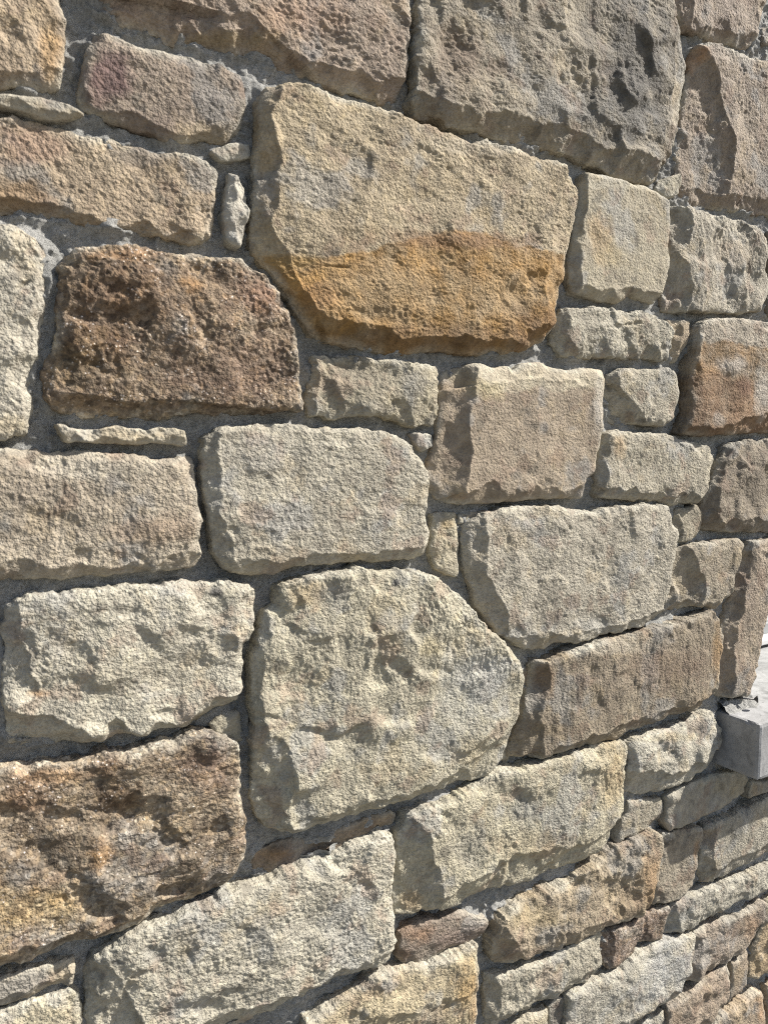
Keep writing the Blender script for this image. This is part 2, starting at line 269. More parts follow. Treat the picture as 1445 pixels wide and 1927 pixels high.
st([(128,482),(145,471),(173,465),(194,464),(260,466),(287,473),(311,483),(374,484),(450,490),(475,513),(492,518),(513,544),(530,575),(544,603),(556,627),(558,676),(561,724),(566,773),(537,774),(475,776),(415,776),(277,785),(150,778),(104,765),(85,745),(84,712),(100,669),(106,631),(110,579),(118,534),(118,500)],'c',(150,126,96),(108,86,64),30,1.5,1.2,
   [('E',230,540,100,50,(100,76,54),.7),('E',180,640,70,50,(104,76,46),.5),('E',150,690,60,40,(98,82,52),.5),('E',200,480,110,14,(160,120,75),.5),('E',330,560,110,50,(134,108,80),.5),('E',430,700,130,60,(116,92,76),.5),('E',480,560,60,40,(126,92,72),.6),('E',360,540,20,18,(160,120,66),.6),('F',[(84,735),(140,745),(250,756),(420,766),(566,768)],(300,820),.9),
    ('D',185,685,34,36,0,.011),('D',160,600,50,16,20,.008),('D',270,600,24,20,0,.007),('D',220,545,60,24,10,.006),('F',[(130,470),(126,560),(112,660),(96,740)],(60,600),.5),('F',[(88,728),(160,738),(300,752),(300,752)],(200,800),.2),('D',380,520,50,26,20,.005),('D',460,620,30,50,60,.004)], 'dark reddish brown coarse stone')
st([(-100,420),(0,429),(28,429),(62,446),(83,467),(93,491),(96,510),(94,544),(83,596),(73,641),(66,690),(59,738),(52,786),(48,811),(21,821),(0,826),(-100,835)],'f',(176,168,148),(156,148,130),24,1.1,1.2,
   [('D',43,538,24,5,-35,.006),('D',20,500,40,20,30,.006),('D',20,610,40,24,20,.005),('E',20,800,40,20,(170,150,105),.4),('F',[(70,455),(80,500),(66,580),(56,680),(46,780)],(110,600),.35),('E',30,520,14,10,(90,84,78),.5)])
st([(108,800),(121,804),(128,810),(163,812),(194,809),(218,804),(242,809),(273,811),(301,806),(329,809),(344,813),(346,835),(311,833),(242,833),(173,831),(125,828)],'s',(182,162,122),(168,150,115),26,1.2,.4,[('F',[(108,818),(200,822),(346,826)],(200,850),.4)])
st([(-130,840),(0,842),(35,845),(69,850),(100,859),(125,857),(145,849),(190,852),(242,859),(294,866),(360,866),(365,890),(367,942),(374,955),(381,978),(375,1012),(377,1047),(367,1061),(311,1069),(260,1075),(208,1083),(156,1081),(104,1087),(0,1088),(-130,1088)],'f',(166,150,124),(150,133,110),26,1.1,1.0,
   [('E',170,880,120,22,(176,168,150),.6),('E',290,1000,80,30,(148,124,100),.6),('D',150,1045,24,16,-20,.006),('D',60,970,90,26,20,.004),('F',[(-130,1055),(60,1060),(150,1056),(200,1070),(370,1045)],(100,1110),.5),('F',[(-60,862),(60,862),(130,868),(200,866),(370,884)],(100,830),.3),('D',200,940,60,30,30,.003),('E',60,910,60,30,(150,136,118),.5)])
st([(391,824),(415,807),(450,804),(475,802),(544,800),(596,807),(669,809),(717,812),(748,824),(773,842),(790,866),(799,890),(802,921),(796,939),(797,966),(802,1012),(797,1043),(769,1050),(717,1054),(665,1057),(613,1057),(561,1064),(520,1076),(475,1083),(450,1078),(422,1068),(405,1040),(398,1002),(391,942),(384,890),(386,849)],'f',(170,162,140),(156,147,126),30,.95,1.0,
   [('F',[(412,815),(408,860),(418,910),(408,960),(430,1010),(440,1075)],(380,920),.5),('F',[(420,1050),(520,1052),(600,1040),(700,1042),(800,1020)],(600,1100),.5),('D',430,1000,16,14,0,.005),('E',480,850,70,30,(158,154,146),.5),('D',510,1010,60,24,20,.004),('E',520,1040,60,20,(150,134,105),.4),('D',740,900,40,30,30,.002),('D',430,1030,14,10,0,.004)])
st([(29,1133),(69,1120),(121,1116),(173,1109),(242,1106),(294,1102),(332,1099),(415,1094),(464,1101),(479,1109),(474,1144),(467,1185),(453,1213),(453,1261),(453,1289),(446,1317),(415,1336),(381,1362),(311,1369),(260,1382),(194,1391),(138,1398),(52,1412),(14,1404),(12,1348),(10,1296),(7,1244),(9,1192),(21,1158)],'f',(184,177,152),(166,158,138),30,1.4,1.3,
   [('F',[(14,1330),(60,1340),(100,1338),(140,1365),(190,1376),(215,1352),(262,1380),(290,1356),(330,1366),(380,1330),(400,1310),(446,1300)],(200,1430),1.0),('F',[(32,1135),(38,1200),(60,1250),(80,1290),(20,1340)],(0,1250),.5),('D',380,1145,60,30,10,.006),('D',410,1205,30,26,-20,.010),('D',350,1190,34,18,0,.005),('D',230,1150,50,16,10,.004),('D',70,1300,30,14,-20,.005),('E',70,1303,22,8,(150,112,65),.7),('E',404,1112,12,9,(70,70,72),.85),('E',245,1116,5,4,(70,70,70),.8),('D',130,1220,60,24,30,.004),('E',130,1155,22,10,(140,138,132),.6),('D',300,1280,60,18,-10,.003),('E',230,1270,110,40,(160,150,128),.5),('D',310,1340,26,14,0,.006)])
st([(398,1365),(422,1346),(446,1341),(453,1365),(455,1398),(437,1394),(408,1379)],'s',(160,150,122),(148,138,112),22,.8,.6)
st([(-150,1490),(0,1456),(45,1451),(131,1437),(166,1431),(194,1415),(235,1417),(277,1403),(329,1393),(349,1381),(381,1376),(415,1386),(443,1403),(450,1434),(453,1448),(452,1496),(457,1548),(458,1600),(446,1635),(429,1666),(408,1683),(346,1700),(287,1721),(242,1749),(173,1773),(104,1794),(45,1811),(0,1825),(-150,1875)],'c',(156,136,106),(118,100,78),32,1.6,1.2,
   [('D',245,1530,38,75,80,.013),('D',310,1580,48,36,-30,.011),('D',180,1690,34,62,-60,.015),('D',250,1660,60,18,-20,.007),('D',400,1560,44,18,-25,.009),('D',20,1530,36,24,0,.008),('D',340,1670,50,16,-20,.010),('D',390,1665,16,16,0,.008),('E',220,1500,44,60,(96,72,46),.7),('E',60,1500,60,40,(122,88,58),.5),('E',60,1700,110,40,(164,138,84),.6),('E',380,1450,70,50,(124,98,80),.5),('E',185,1600,24,34,(150,110,55),.6),('E',110,1450,80,16,(170,130,84),.5),('E',320,1480,40,30,(140,130,115),.5),
    ('F',[(-150,1830),(0,1780),(100,1760),(200,1738),(330,1690),(430,1630)],(200,1830),.7),('D',60,1620,60,40,0,.005),('D',110,1530,50,24,20,.006)], 'large dark brown coarse stone with deep hollows')
st([(-140,1900),(0,1844),(52,1827),(114,1813),(138,1811),(138,1828),(135,1856),(104,1863),(52,1884),(0,1894),(-140,1945)],'f',(172,154,122),(152,134,106),22,1.1,.8,[('F',[(-140,1925),(0,1868),(130,1836)],(60,1920),.5)])
st([(-140,1955),(0,1911),(35,1898),(104,1877),(138,1866),(149,1877),(149,1927),(150,2030),(-140,2080)],'f',(190,176,136),(172,160,124),24,1.0,1.0)
st([(168,1818),(194,1794),(221,1776),(249,1758),(277,1742),(318,1735),(346,1721),(381,1707),(415,1687),(450,1673),(492,1673),(527,1652),(572,1635),(613,1617),(665,1593),(710,1576),(735,1569),(740,1600),(738,1652),(735,1721),(733,1773),(735,1801),(717,1821),(690,1835),(648,1860),(596,1884),(555,1901),(503,1925),(430,1965),(170,2060),(165,1927),(168,1877)],'f',(182,174,150),(164,157,136),32,1.3,1.2,
   [('F',[(200,1800),(196,1850),(188,1927)],(160,1870),.5),('F',[(500,1880),(600,1840),(690,1800),(740,1770)],(640,1920),.7),('F',[(180,1990),(420,1905),(500,1880)],(400,2000),.6),('D',400,1895,50,24,10,.008),('D',330,1880,30,20,20,.005),('D',285,1785,24,16,20,.005),('D',350,1785,8,20,-30,.005),('E',285,1785,30,18,(130,130,126),.5),('E',220,1802,16,8,(96,98,100),.7),('D',680,1660,20,12,25,.006),('D',515,1745,16,14,0,.005),('D',565,1665,4,22,30,.003),('D',700,1800,5,24,20,.004),('D',600,1730,60,30,0,.004),('E',560,1750,80,50,(160,156,142),.5),('D',450,1800,70,30,-20,.004),('D',240,1860,20,22,0,.005),('F',[(190,1815),(215,1822),(230,1850)],(190,1850),.5)])
st([(478,1610),(530,1590),(600,1574),(680,1550),(735,1530),(746,1534),(742,1552),(700,1576),(640,1598),(575,1624),(520,1644),(478,1648)],'f',(150,126,98),(134,112,88),15,2.2,.8,[('E',510,1612,40,14,(150,118,80),.6),('D',590,1600,50,14,-20,.006),('D',680,1572,24,8,-20,-.006),('D',520,1605,30,8,-10,-.006)], 'small recessed brown stone')
st([(530,1106),(551,1099),(596,1081),(638,1073),(672,1071),(717,1076),(769,1078),(804,1083),(831,1099),(859,1120),(883,1147),(897,1171),(921,1192),(953,1220),(968,1242),(980,1272),(980,1306),(973,1338),(963,1372),(956,1400),(942,1432),(930,1448),(897,1465),(842,1479),(807,1493),(769,1507),(731,1517),(690,1527),(648,1541),(596,1555),(537,1565),(506,1558),(489,1541),(480,1496),(477,1400),(475,1331),(477,1261),(485,1210),(492,1175),(503,1151),(519,1138)],'f',(176,167,136),(160,152,126),36,1.4,1.5,
   [('F',[(505,1150),(498,1240),(490,1320),(505,1360),(535,1410),(548,1480),(550,1570)],(470,1400),.6),('D',500,1345,30,8,10,.005),('D',585,1372,34,9,15,.004),('D',600,1395,26,12,10,.004),('F',[(545,1552),(620,1526),(740,1494),(850,1450),(905,1410),(955,1345),(978,1300)],(850,1540),.55),('E',890,1270,55,60,(180,180,174),.7),('E',860,1330,50,50,(172,172,164),.5),('E',580,1115,44,30,(178,150,100),.5),('E',615,1120,30,24,(150,148,140),.6),('E',736,1094,6,6,(74,74,76),.9),('D',838,1212,22,26,60,.006),('D',735,1250,24,20,0,.006),('D',755,1270,10,16,0,.004),('D',560,1190,36,16,10,.005),('D',780,1335,20,24,50,.005),('D',840,1263,6,6,0,.004),('D',700,1400,90,50,20,.003),('D',600,1380,60,14,10,.004),('D',890,1210,12,40,60,.003),('D',560,1270,70,30,20,.003),('D',820,1420,40,12,-40,.005),('E',800,1215,22,20,(182,164,112),.4),('D',910,1420,20,40,40,.005),('D',540,1320,16,14,0,.005)], 'large rounded greenish buff boulder')
st([(821,971),(842,966),(859,967),(863,985),(864,1030),(859,1081),(842,1081),(821,1070),(816,1037),(818,992)],'f',(170,158,124),(156,144,116),22,1.2,1.2,[('E',842,988,14,10,(180,150,90),.5),('D',845,1010,14,8,0,.004),('D',850,1040,10,10,0,.003)])
st([(866,971),(897,963),(897,974),(880,982),(866,985)],'s',(150,138,112),(140,130,105),19,.8,.5)
st([(880,988),(890,978),(921,964),(945,958),(973,957),(1032,953),(1073,957),(1101,966),(1153,957),(1198,952),(1250,952),(1260,971),(1269,995),(1265,1030),(1258,1071),(1250,1116),(1239,1151),(1222,1171),(1187,1182),(1153,1189),(1101,1203),(1049,1210),(1014,1223),(987,1223),(962,1206),(935,1192),(925,1175),(901,1137),(887,1095),(878,1054),(876,1019)],'f',(170,161,140),(155,146,126),32,1.15,1.0,
   [('F',[(908,972),(910,1020),(905,1060),(930,1120),(945,1165),(950,1200)],(870,1080),.75),('D',1100,980,18,14,0,.005),('D',1060,990,4,18,-30,.003),('D',1105,1040,16,20,60,.005),('D',1140,1060,14,18,40,.004),('D',1120,1170,24,14,30,.006),('E',1110,1175,36,16,(140,140,136),.6),('D',1090,1190,14,12,30,.004),('F',[(950,1195),(1080,1190),(1180,1168),(1240,1140)],(1080,1240),.4),('D',1030,1090,60,40,30,.003),('D',1160,1100,50,40,30,.003),('E',960,1010,30,30,(168,150,118),.4)])
st([(1277,960),(1312,953),(1322,964),(1319,981),(1313,1012),(1291,1017),(1267,1021),(1270,985)],'f',(158,146,118),(142,130,106),24,1,1.2,[('F',[(1284,960),(1280,1018)],(1268,990),.6)])
st([(1267,1033),(1281,1030),(1326,1021),(1388,1014),(1398,1023),(1391,1050),(1377,1088),(1374,1116),(1350,1144),(1312,1142),(1284,1149),(1251,1151),(1256,1088),(1263,1050)],'f',(162,148,120),(146,130,106),28,1.1,1.0,
   [('F',[(1290,1025),(1300,1045),(1318,1080),(1322,1110),(1316,1150)],(1255,1100),.8),('F',[(1268,1090),(1285,1110),(1275,1150)],(1255,1130),-.35),('F',[(1255,1135),(1310,1132),(1350,1128)],(1300,1165),.5)])
st([(1409,1019),(1445,1016),(1462,1014),(1458,1060),(1445,1102),(1440,1144),(1433,1175),(1426,1216),(1419,1258),(1410,1296),(1398,1306),(1360,1312),(1346,1293),(1352,1244),(1357,1192),(1374,1158),(1384,1116),(1395,1064),(1402,1037)],'f',(164,144,116),(146,124,102),32,1.1,.9,
   [('F',[(1412,1019),(1402,1080),(1390,1140),(1376,1200),(1370,1312)],(1350,1220),1.1),('D',1418,1260,16,8,-30,.006),('D',1430,1045,14,8,20,.004)])
st([(1011,1253),(1025,1244),(1076,1223),(1139,1203),(1205,1189),(1274,1171),(1336,1151),(1346,1171),(1353,1199),(1350,1261),(1339,1296),(1319,1327),(1274,1344),(1187,1372),(1153,1393),(1083,1407),(1014,1424),(969,1427),(976,1382),(985,1338),(1000,1296)],'f',(152,134,104),(132,114,90),34,1.2,1.0,
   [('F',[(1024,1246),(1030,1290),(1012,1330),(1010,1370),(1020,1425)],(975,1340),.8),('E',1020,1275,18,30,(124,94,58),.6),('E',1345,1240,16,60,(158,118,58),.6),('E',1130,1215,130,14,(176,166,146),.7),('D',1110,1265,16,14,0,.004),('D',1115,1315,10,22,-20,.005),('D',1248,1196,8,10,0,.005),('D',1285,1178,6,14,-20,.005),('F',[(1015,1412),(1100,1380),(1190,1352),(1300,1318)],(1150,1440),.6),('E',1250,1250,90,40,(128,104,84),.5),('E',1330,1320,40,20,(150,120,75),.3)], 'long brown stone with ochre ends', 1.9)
st([(985,1262),(1006,1252),(1000,1285),(988,1318),(978,1342),(974,1330),(983,1300)],'s',(150,122,96),(135,110,86),16,.8,.5)
st([(952,1405),(964,1375),(975,1345),(980,1350),(966,1415),(958,1440),(950,1430)],'s',(150,136,106),(135,120,96),14,.8,.5)
st([(1180,1396),(1194,1386),(1239,1379),(1291,1358),(1326,1344),(1346,1344),(1352,1372),(1348,1396),(1343,1427),(1336,1444),(1284,1472),(1246,1486),(1215,1498),(1184,1496),(1177,1462),(1177,1434)],'f',(182,176,156),(162,156,138),34,1.8,1.4,
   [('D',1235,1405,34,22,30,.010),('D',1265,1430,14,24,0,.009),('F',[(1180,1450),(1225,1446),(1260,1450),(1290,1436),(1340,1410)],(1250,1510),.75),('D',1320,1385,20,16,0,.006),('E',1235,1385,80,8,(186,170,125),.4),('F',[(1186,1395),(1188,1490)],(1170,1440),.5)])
st([(769,1534),(807,1520),(849,1503),(883,1482),(911,1469),(939,1453),(975,1448),(1014,1436),(1059,1421),(1118,1403),(1153,1396),(1170,1396),(1173,1417),(1170,1427),(1168,1514),(1156,1555),(1142,1586),(1118,1610),(1083,1628),(1035,1638),(1004,1662),(966,1669),(939,1673),(890,1690),(849,1711),(786,1718),(745,1725),(745,1669),(748,1621),(755,1565)],'f',(182,172,136),(164,154,126),34,1.2,1.2,
   [('F',[(778,1535),(800,1580),(815,1620),(822,1665),(828,1712)],(745,1640),.75),('F',[(800,1710),(870,1650),(920,1630),(960,1600),(1040,1590),(1110,1575),(1160,1530)],(960,1700),.6),('E',985,1520,34,30,(130,132,130),.6),('E',880,1590,36,36,(150,146,132),.6),('E',1145,1460,30,70,(176,150,100),.55),('F',[(845,1560),(895,1556),(920,1600),(905,1640),(850,1660)],(880,1600),.0),('D',880,1600,40,44,0,.005),('D',1080,1460,12,8,30,.004),('D',975,1500,40,20,20,.005),('D',830,1545,20,24,60,.006),('D',1070,1605,60,12,-35,.006),('E',1000,1590,90,30,(160,138,96),.35),('E',775,1700,20,24,(150,120,76),.5)])
st([(755,1759),(786,1738),(807,1729),(828,1735),(849,1725),(876,1716),(890,1726),(918,1735),(920,1742),(907,1766),(856,1787),(804,1810),(762,1820),(752,1804),(752,1773)],'f',(146,128,110),(130,112,96),24,.7,.8,
   [('E',785,1755,30,20,(140,104,74),.7),('E',762,1800,12,20,(112,84,64),.7),('E',860,1765,50,24,(130,108,96),.6),('F',[(762,1785),(850,1765),(910,1738)],(850,1830),.3)], 'small purplish brown stone with a rusty left end')
st([(669,1866),(696,1841),(724,1830),(769,1828),(821,1811),(856,1794),(894,1778),(895,1808),(897,1849),(902,1877),(899,1927),(895,2010),(560,2060),(560,1975),(579,1925),(624,1891)],'f',(186,166,116),(166,146,104),32,1.3,1.2,
   [('E',870,1850,26,46,(180,142,72),.6),('E',895,1890,14,50,(168,124,70),.5),('E',725,1848,22,12,(140,140,136),.6),('E',820,1900,36,20,(130,108,76),.6),('D',820,1890,50,16,-10,.007),('D',660,1915,40,16,-20,.006),('F',[(600,1940),(700,1900),(800,1895),(900,1850)],(780,1990),.35),('D',750,1860,40,14,-10,.004)])
st([(945,1721),(980,1702),(1007,1690),(1040,1672),(1070,1662),(1111,1632),(1139,1614),(1160,1597),(1187,1586),(1229,1565),(1241,1569),(1243,1586),(1232,1635),(1225,1669),(1215,1707),(1198,1721),(1153,1735),(1125,1749),(1066,1780),(1014,1794),(945,1813),(928,1811),(928,1766),(935,1738)],'f',(170,148,110),(150,130,100),34,1.3,1.2,
   [('D',1165,1675,44,40,-40,.014),('D',1090,1660,40,16,-30,.007),('F',[(945,1790),(1020,1752),(1080,1745),(1130,1725),(1160,1735)],(1060,1810),.35),('F',[(942,1735),(975,1790)],(930,1780),.4),('E',1215,1650,20,50,(164,126,78),.6),('E',1180,1700,34,34,(124,102,72),.5),('E',1000,1720,60,20,(170,150,105),.5),('D',1190,1610,20,14,0,.006),('D',1150,1625,20,12,0,.006)])
st([(921,1841),(942,1830),(990,1818),(1032,1801),(1083,1773),(1125,1757),(1128,1773),(1127,1808),(1118,1835),(1076,1856),(1032,1880),(980,1905),(945,1922),(918,1945),(919,1905),(918,1877)],'f',(172,163,138),(156,148,126),30,1.3,1.1,[('F',[(932,1838),(940,1870),(930,1925)],(915,1880),.7),('D',1000,1840,40,16,-20,.004),('F',[(950,1905),(1040,1862),(1120,1812)],(1050,1900),.5),('D',960,1880,14,14,0,.005)])
st([(1132,1758),(1153,1749),(1187,1735),(1218,1716),(1253,1706),(1249,1731),(1244,1766),(1205,1776),(1187,1797),(1139,1821),(1132,1808)],'c',(138,118,102),(120,98,84),28,1.3,1.1,[('F',[(1146,1754),(1150,1785),(1140,1820)],(1128,1790),.7),('E',1175,1750,24,10,(165,158,146),.6),('D',1210,1745,6,24,0,.005)])
st([(1066,1873),(1118,1843),(1160,1825),(1201,1794),(1246,1772),(1301,1757),(1300,1790),(1291,1835),(1284,1860),(1256,1884),(1222,1905),(1194,1927),(1140,1990),(1064,2010),(1063,1911)],'f',(180,174,154),(162,156,140),34,1.2,1.2,[('E',1265,1810,34,44,(150,154,158),.6),('E',1225,1820,20,50,(190,190,186),.6),('F',[(1120,1950),(1200,1900),(1280,1845)],(1220,1950),.6),('D',1220,1800,14,10,0,.004),('D',1160,1840,24,8,20,.004)])
st([(966,1929),(997,1908),(1026,1899),(1028,1935),(1028,2000),(940,2020)],'f',(184,170,134),(168,155,125),26,1,1)
st([(1032,1895),(1045,1881),(1060,1878),(1060,1930),(1056,1995),(1034,2000)],'f',(140,132,120),(118,110,100),24,1.2,1)
st([(1184,1510),(1205,1507),(1246,1503),(1248,1527),(1239,1555),(1205,1567),(1160,1583),(1166,1558),(1180,1531)],'f',(164,154,130),(150,140,118),22,1.0,1.0)
st([(1256,1500),(1277,1484),(1336,1458),(1395,1452),(1401,1465),(1396,1489),(1360,1517),(1326,1534),(1256,1562),(1250,1548)],'s',(158,150,130),(146,138,120),28,.5,1.0,[('D',1268,1500,12,10,0,-.005),('E',1370,1480,40,20,(150,135,100),.4)])
st([(1409,1472),(1440,1468),(1520,1432),(1520,1462),(1445,1484),(1405,1500)],'s',(160,140,100),(150,130,95),28,.6,.8)
st([(1246,1569),(1300,1560),(1318,1556),(1316,1580),(1310,1610),(1306,1640),(1303,1665),(1280,1684),(1258,1692),(1230,1700),(1229,1670),(1237,1630)],'f',(150,136,112),(134,120,100),28,1.0,1.0,[('E',1306,1600,6,20,(150,108,60),.5)])
st([(1328,1556),(1380,1530),(1445,1498),(1560,1450),(1560,1553),(1445,1600),(1405,1626),(1360,1650),(1325,1664),(1318,1640),(1321,1600)],'f',(160,152,132),(146,138,120),32,.9,1.2,[('F',[(1330,1640),(1400,1600),(1445,1580),(1560,1535)],(1440,1640),.5),('F',[(1340,1555),(1336,1600),(1340,1655)],(1315,1600),.6)])
st([(1256,1721),(1267,1699),(1291,1686),(1343,1668),(1395,1648),(1445,1625),(1570,1570),(1570,1612),(1445,1667),(1395,1693),(1343,1718),(1291,1746),(1254,1762)],'f',(170,164,146),(154,148,130),30,1.3,1.1,[('F',[(1268,1700),(1275,1750)],(1255,1730),.6),('D',1400,1665,24,10,-20,.004)])
st([(1308,1754),(1326,1745),(1378,1725),(1429,1696),(1431,1721),(1419,1759),(1395,1790),(1343,1823),(1291,1851),(1294,1825),(1305,1787)],'f',(160,142,120),(142,122,104),30,1.4,1.1,[('D',1325,1800,20,14,-20,.006),('F',[(1320,1748),(1318,1790),(1305,1850)],(1295,1800),.6),('E',1405,1740,14,30,(160,126,90),.5)])
st([(1435,1702),(1445,1692),(1540,1648),(1540,1785),(1445,1832),(1422,1840),(1409,1837),(1413,1790),(1430,1738)],'f',(178,148,94),(158,130,86),30,1.4,1.2,[('D',1440,1790,14,20,0,.007)])
st([(1256,1898),(1291,1870),(1326,1843),(1369,1817),(1370,1835),(1363,1877),(1343,1908),(1319,1929),(1275,1985),(1248,1990),(1250,1930)],'f',(168,146,118),(150,126,102),32,1.3,1.1,[('D',1320,1880,34,12,-30,.007),('E',1265,1910,14,14,(120,96,70),.5)])
st([(1376,1812),(1406,1792),(1407,1808),(1401,1853),(1368,1884),(1375,1853)],'f',(156,134,106),(140,118,94),26,1,1)
st([(1336,1929),(1360,1903),(1429,1862),(1435,1887),(1433,1927),(1424,1990),(1310,2010)],'f',(178,152,116),(160,134,104),32,1.2,1.1,[('E',1425,1890,10,30,(170,128,78),.5)])
st([(1440,1853),(1550,1797),(1550,1930),(1442,1985)],'f',(164,134,98),(150,122,90),28,1,1)
st([(1210,1929),(1246,1905),(1246,1990),(1196,2005)],'f',(182,174,150),(168,160,138),26,1,1)
# ------------------------------------------------------------------ stone builder
wall = bpy.data.objects.new('stone_wall', None); S.collection.objects.link(wall); wall.location = (0, 0, 0)
wall['label'] = 'wall of rough split sandstone blocks in grey mortar joints'; wall['category'] = 'wall'
OUT = []                     # outlines in the wall plane, for the mortar
def jac(x, y, off):
    c = un(x, y, off); return c, (un(x+1, y, off)-c), (un(x, y+1, off)-c)
def build_stone(d, seed, sp=None, proc=False):
    off = -(d['prot']-.020)*.45 if not proc else 0
    P0 = unp(d['p'], off) if not proc else np.array(d['p'])
    if ((P0[:, 0]*np.roll(P0[:, 1], -1)-np.roll(P0[:, 0], -1)*P0[:, 1]).sum()) < 0: P0 = P0[::-1]      # counter-clockwise
    OUT.append(P0)
    c = P0.mean(0); bb = P0.max(0)-P0.min(0)
    if sp is None: sp = np.clip(.00155*depth_of(c), .0008, .0023)
    pc = P0 if not proc else chaikin(P0, 1); pr_ = resample(pc, .0009 if not proc else .004, closed=True)
    tg = np.roll(pr_, -1, 0)-np.roll(pr_, 1, 0); nr = np.stack([tg[:, 1], -tg[:, 0]], 1); nr /= np.hypot(*nr.T)[:, None]+1e-9
    small = min(1.0, min(bb)/.05)
    amp = (.0014*perlin(pr_[:, 0]*90, pr_[:, 1]*90, seed)+.0010*perlin(pr_[:, 0]*260, pr_[:, 1]*260, seed+3)+.0018*perlin(pr_[:, 0]*35, pr_[:, 1]*35, seed+5))*(.35+.65*small)*min(d['rough'], 1.3)+.0012
    pr_ = pr_+nr*amp[:, None]
    q = (pr_-c)/bb
    k = [int(np.argmax(q@np.array(v))) for v in ((-1, -1), (1, -1), (1, 1), (-1, 1))]
    pr_ = np.roll(pr_, -k[0], 0); k = [(i-k[0]) % len(pr_) for i in k]
    if not (0 < k[1] < k[2] < k[3]): k = [0, len(pr_)//4, len(pr_)//2, 3*len(pr_)//4]
    sd = [pr_[k[0]:k[1]+1], pr_[k[1]:k[2]+1], pr_[k[2]:k[3]+1], np.vstack([pr_[k[3]:], pr_[:1]])]
    ln = [np.hypot(*np.diff(s, axis=0).T).sum() for s in sd]
    nu = max(5, int((ln[0]+ln[2])/2/sp)); nv = max(5, int((ln[1]+ln[3])/2/sp))
    B = resample(sd[0], n=nu); R = resample(sd[1], n=nv); Tt = resample(sd[2], n=nu)[::-1]; L = resample(sd[3], n=nv)[::-1]
    u = np.linspace(0, 1, nu)[:, None, None]; v = np.linspace(0, 1, nv)[None, :, None]
    G = (1-v)*B[:, None]+v*Tt[:, None]+(1-u)*L[None]+u*R[None]-((1-u)*(1-v)*B[0]+u*(1-v)*B[-1]+(1-u)*v*Tt[0]+u*v*Tt[-1])
    P = G.reshape(-1, 2)
    ol = np.vstack([B, R[1:], Tt[::-1][1:], L[::-1][1:-1]])
    ds = np.maximum(sdf(P, resample(ol, max(.002, sp), closed=True)), 0).astype(float)
    x = P[:, 0]; y = P[:, 1]; rr = d['rough']; ph = seed*1.37
    wx = x+.006*perlin(x*30+ph, y*30, seed); wy = y+.006*perlin(x*30, y*30+ph, seed+9)
    h = .0024*rr*fbm(x*11+ph, y*11, seed+1, 2)
    h += ((.0031 if rr < 1.35 else .0055)*rr*small*cells(wx*26, wy*26, seed+2, 11, .85) if not proc else 0)
    h += .0003*rr*cells(wx*90, wy*90, seed+4, 22, 1.0)
    hA = h.copy()
    # rim: softly dropped and chipped edge
    wr = .0075*d['rim']*small*(1+.6*perlin(x*22, y*22, seed+10)); er = .0018*d['rim']*small*(.7+.7*perlin(x*30+5, y*30, seed+11))
    tt = np.clip(1-ds/np.maximum(wr, .002), 0, 1); h -= er*tt**1.4
    t2 = np.clip(1-ds/.0018, 0, 1); h -= .0010*(1-np.sqrt(np.maximum(1-t2**2, 0)))
    ec = perlin(x*140+7, y*140, seed+14)
    h -= .0035*small*np.clip(1-(ds+.0016*ec)/.0042, 0, 1)*np.clip(.25+.9*perlin(x*55, y*55, seed+15), 0, 1)
    # shallow scallops knocked off the rim
    rs = np.random.RandomState(seed); nsc = int(len(ol)*sp/.045)+2
    for i in range(nsc if not proc else 0):
        c0 = ol[rs.randint(len(ol))]; r0 = rs.uniform(.006, .018)*max(.5, small)*min(rr, 1.4); dd = np.hypot(x-c0[0], (y-c0[1])*rs.uniform(.8, 1.3))+.0022*perlin(x*110, y*110, seed+i)
        h -= np.clip(r0-dd, 0, .005)*rs.uniform(.2, .5)
    col = None
    nA = np.clip(.5+.55*fbm(x*16+ph, y*16, seed+20, 4, .6), 0, 1)
    ca = tone(lin(d['ca']), .5); cb = tone(lin(d['cb']), .5); col = ca*(1-nA[:, None])+cb*nA[:, None]
    for cc_, th, al, kk in (((146, 146, 143), .30, .50, 0), ((170, 150, 112), .44, .22, 1), ((134, 112, 96), .40, .40, 2), ((96, 92, 84), .62, .55, 3)):
        mk = fbm(x*(15+kk*6)+ph*3+kk*9, y*(15+kk*6), seed+70+kk, 4, .62)+.12*perlin(x*2.1, y*2.1+kk, 77+kk)
        mk = (np.clip((mk-th)*3.2, 0, 1)*al)[:, None]; col = col*(1-mk)+lin(cc_)*mk*(.6*(col@np.array([.3, .6, .1]))[:, None]/.33+.4)
    jx = perlin(x*60, y*60, seed+30); jf = perlin(x*160, y*160, seed+31)
    wq = perlin(x*45+3, y*45, seed+41)
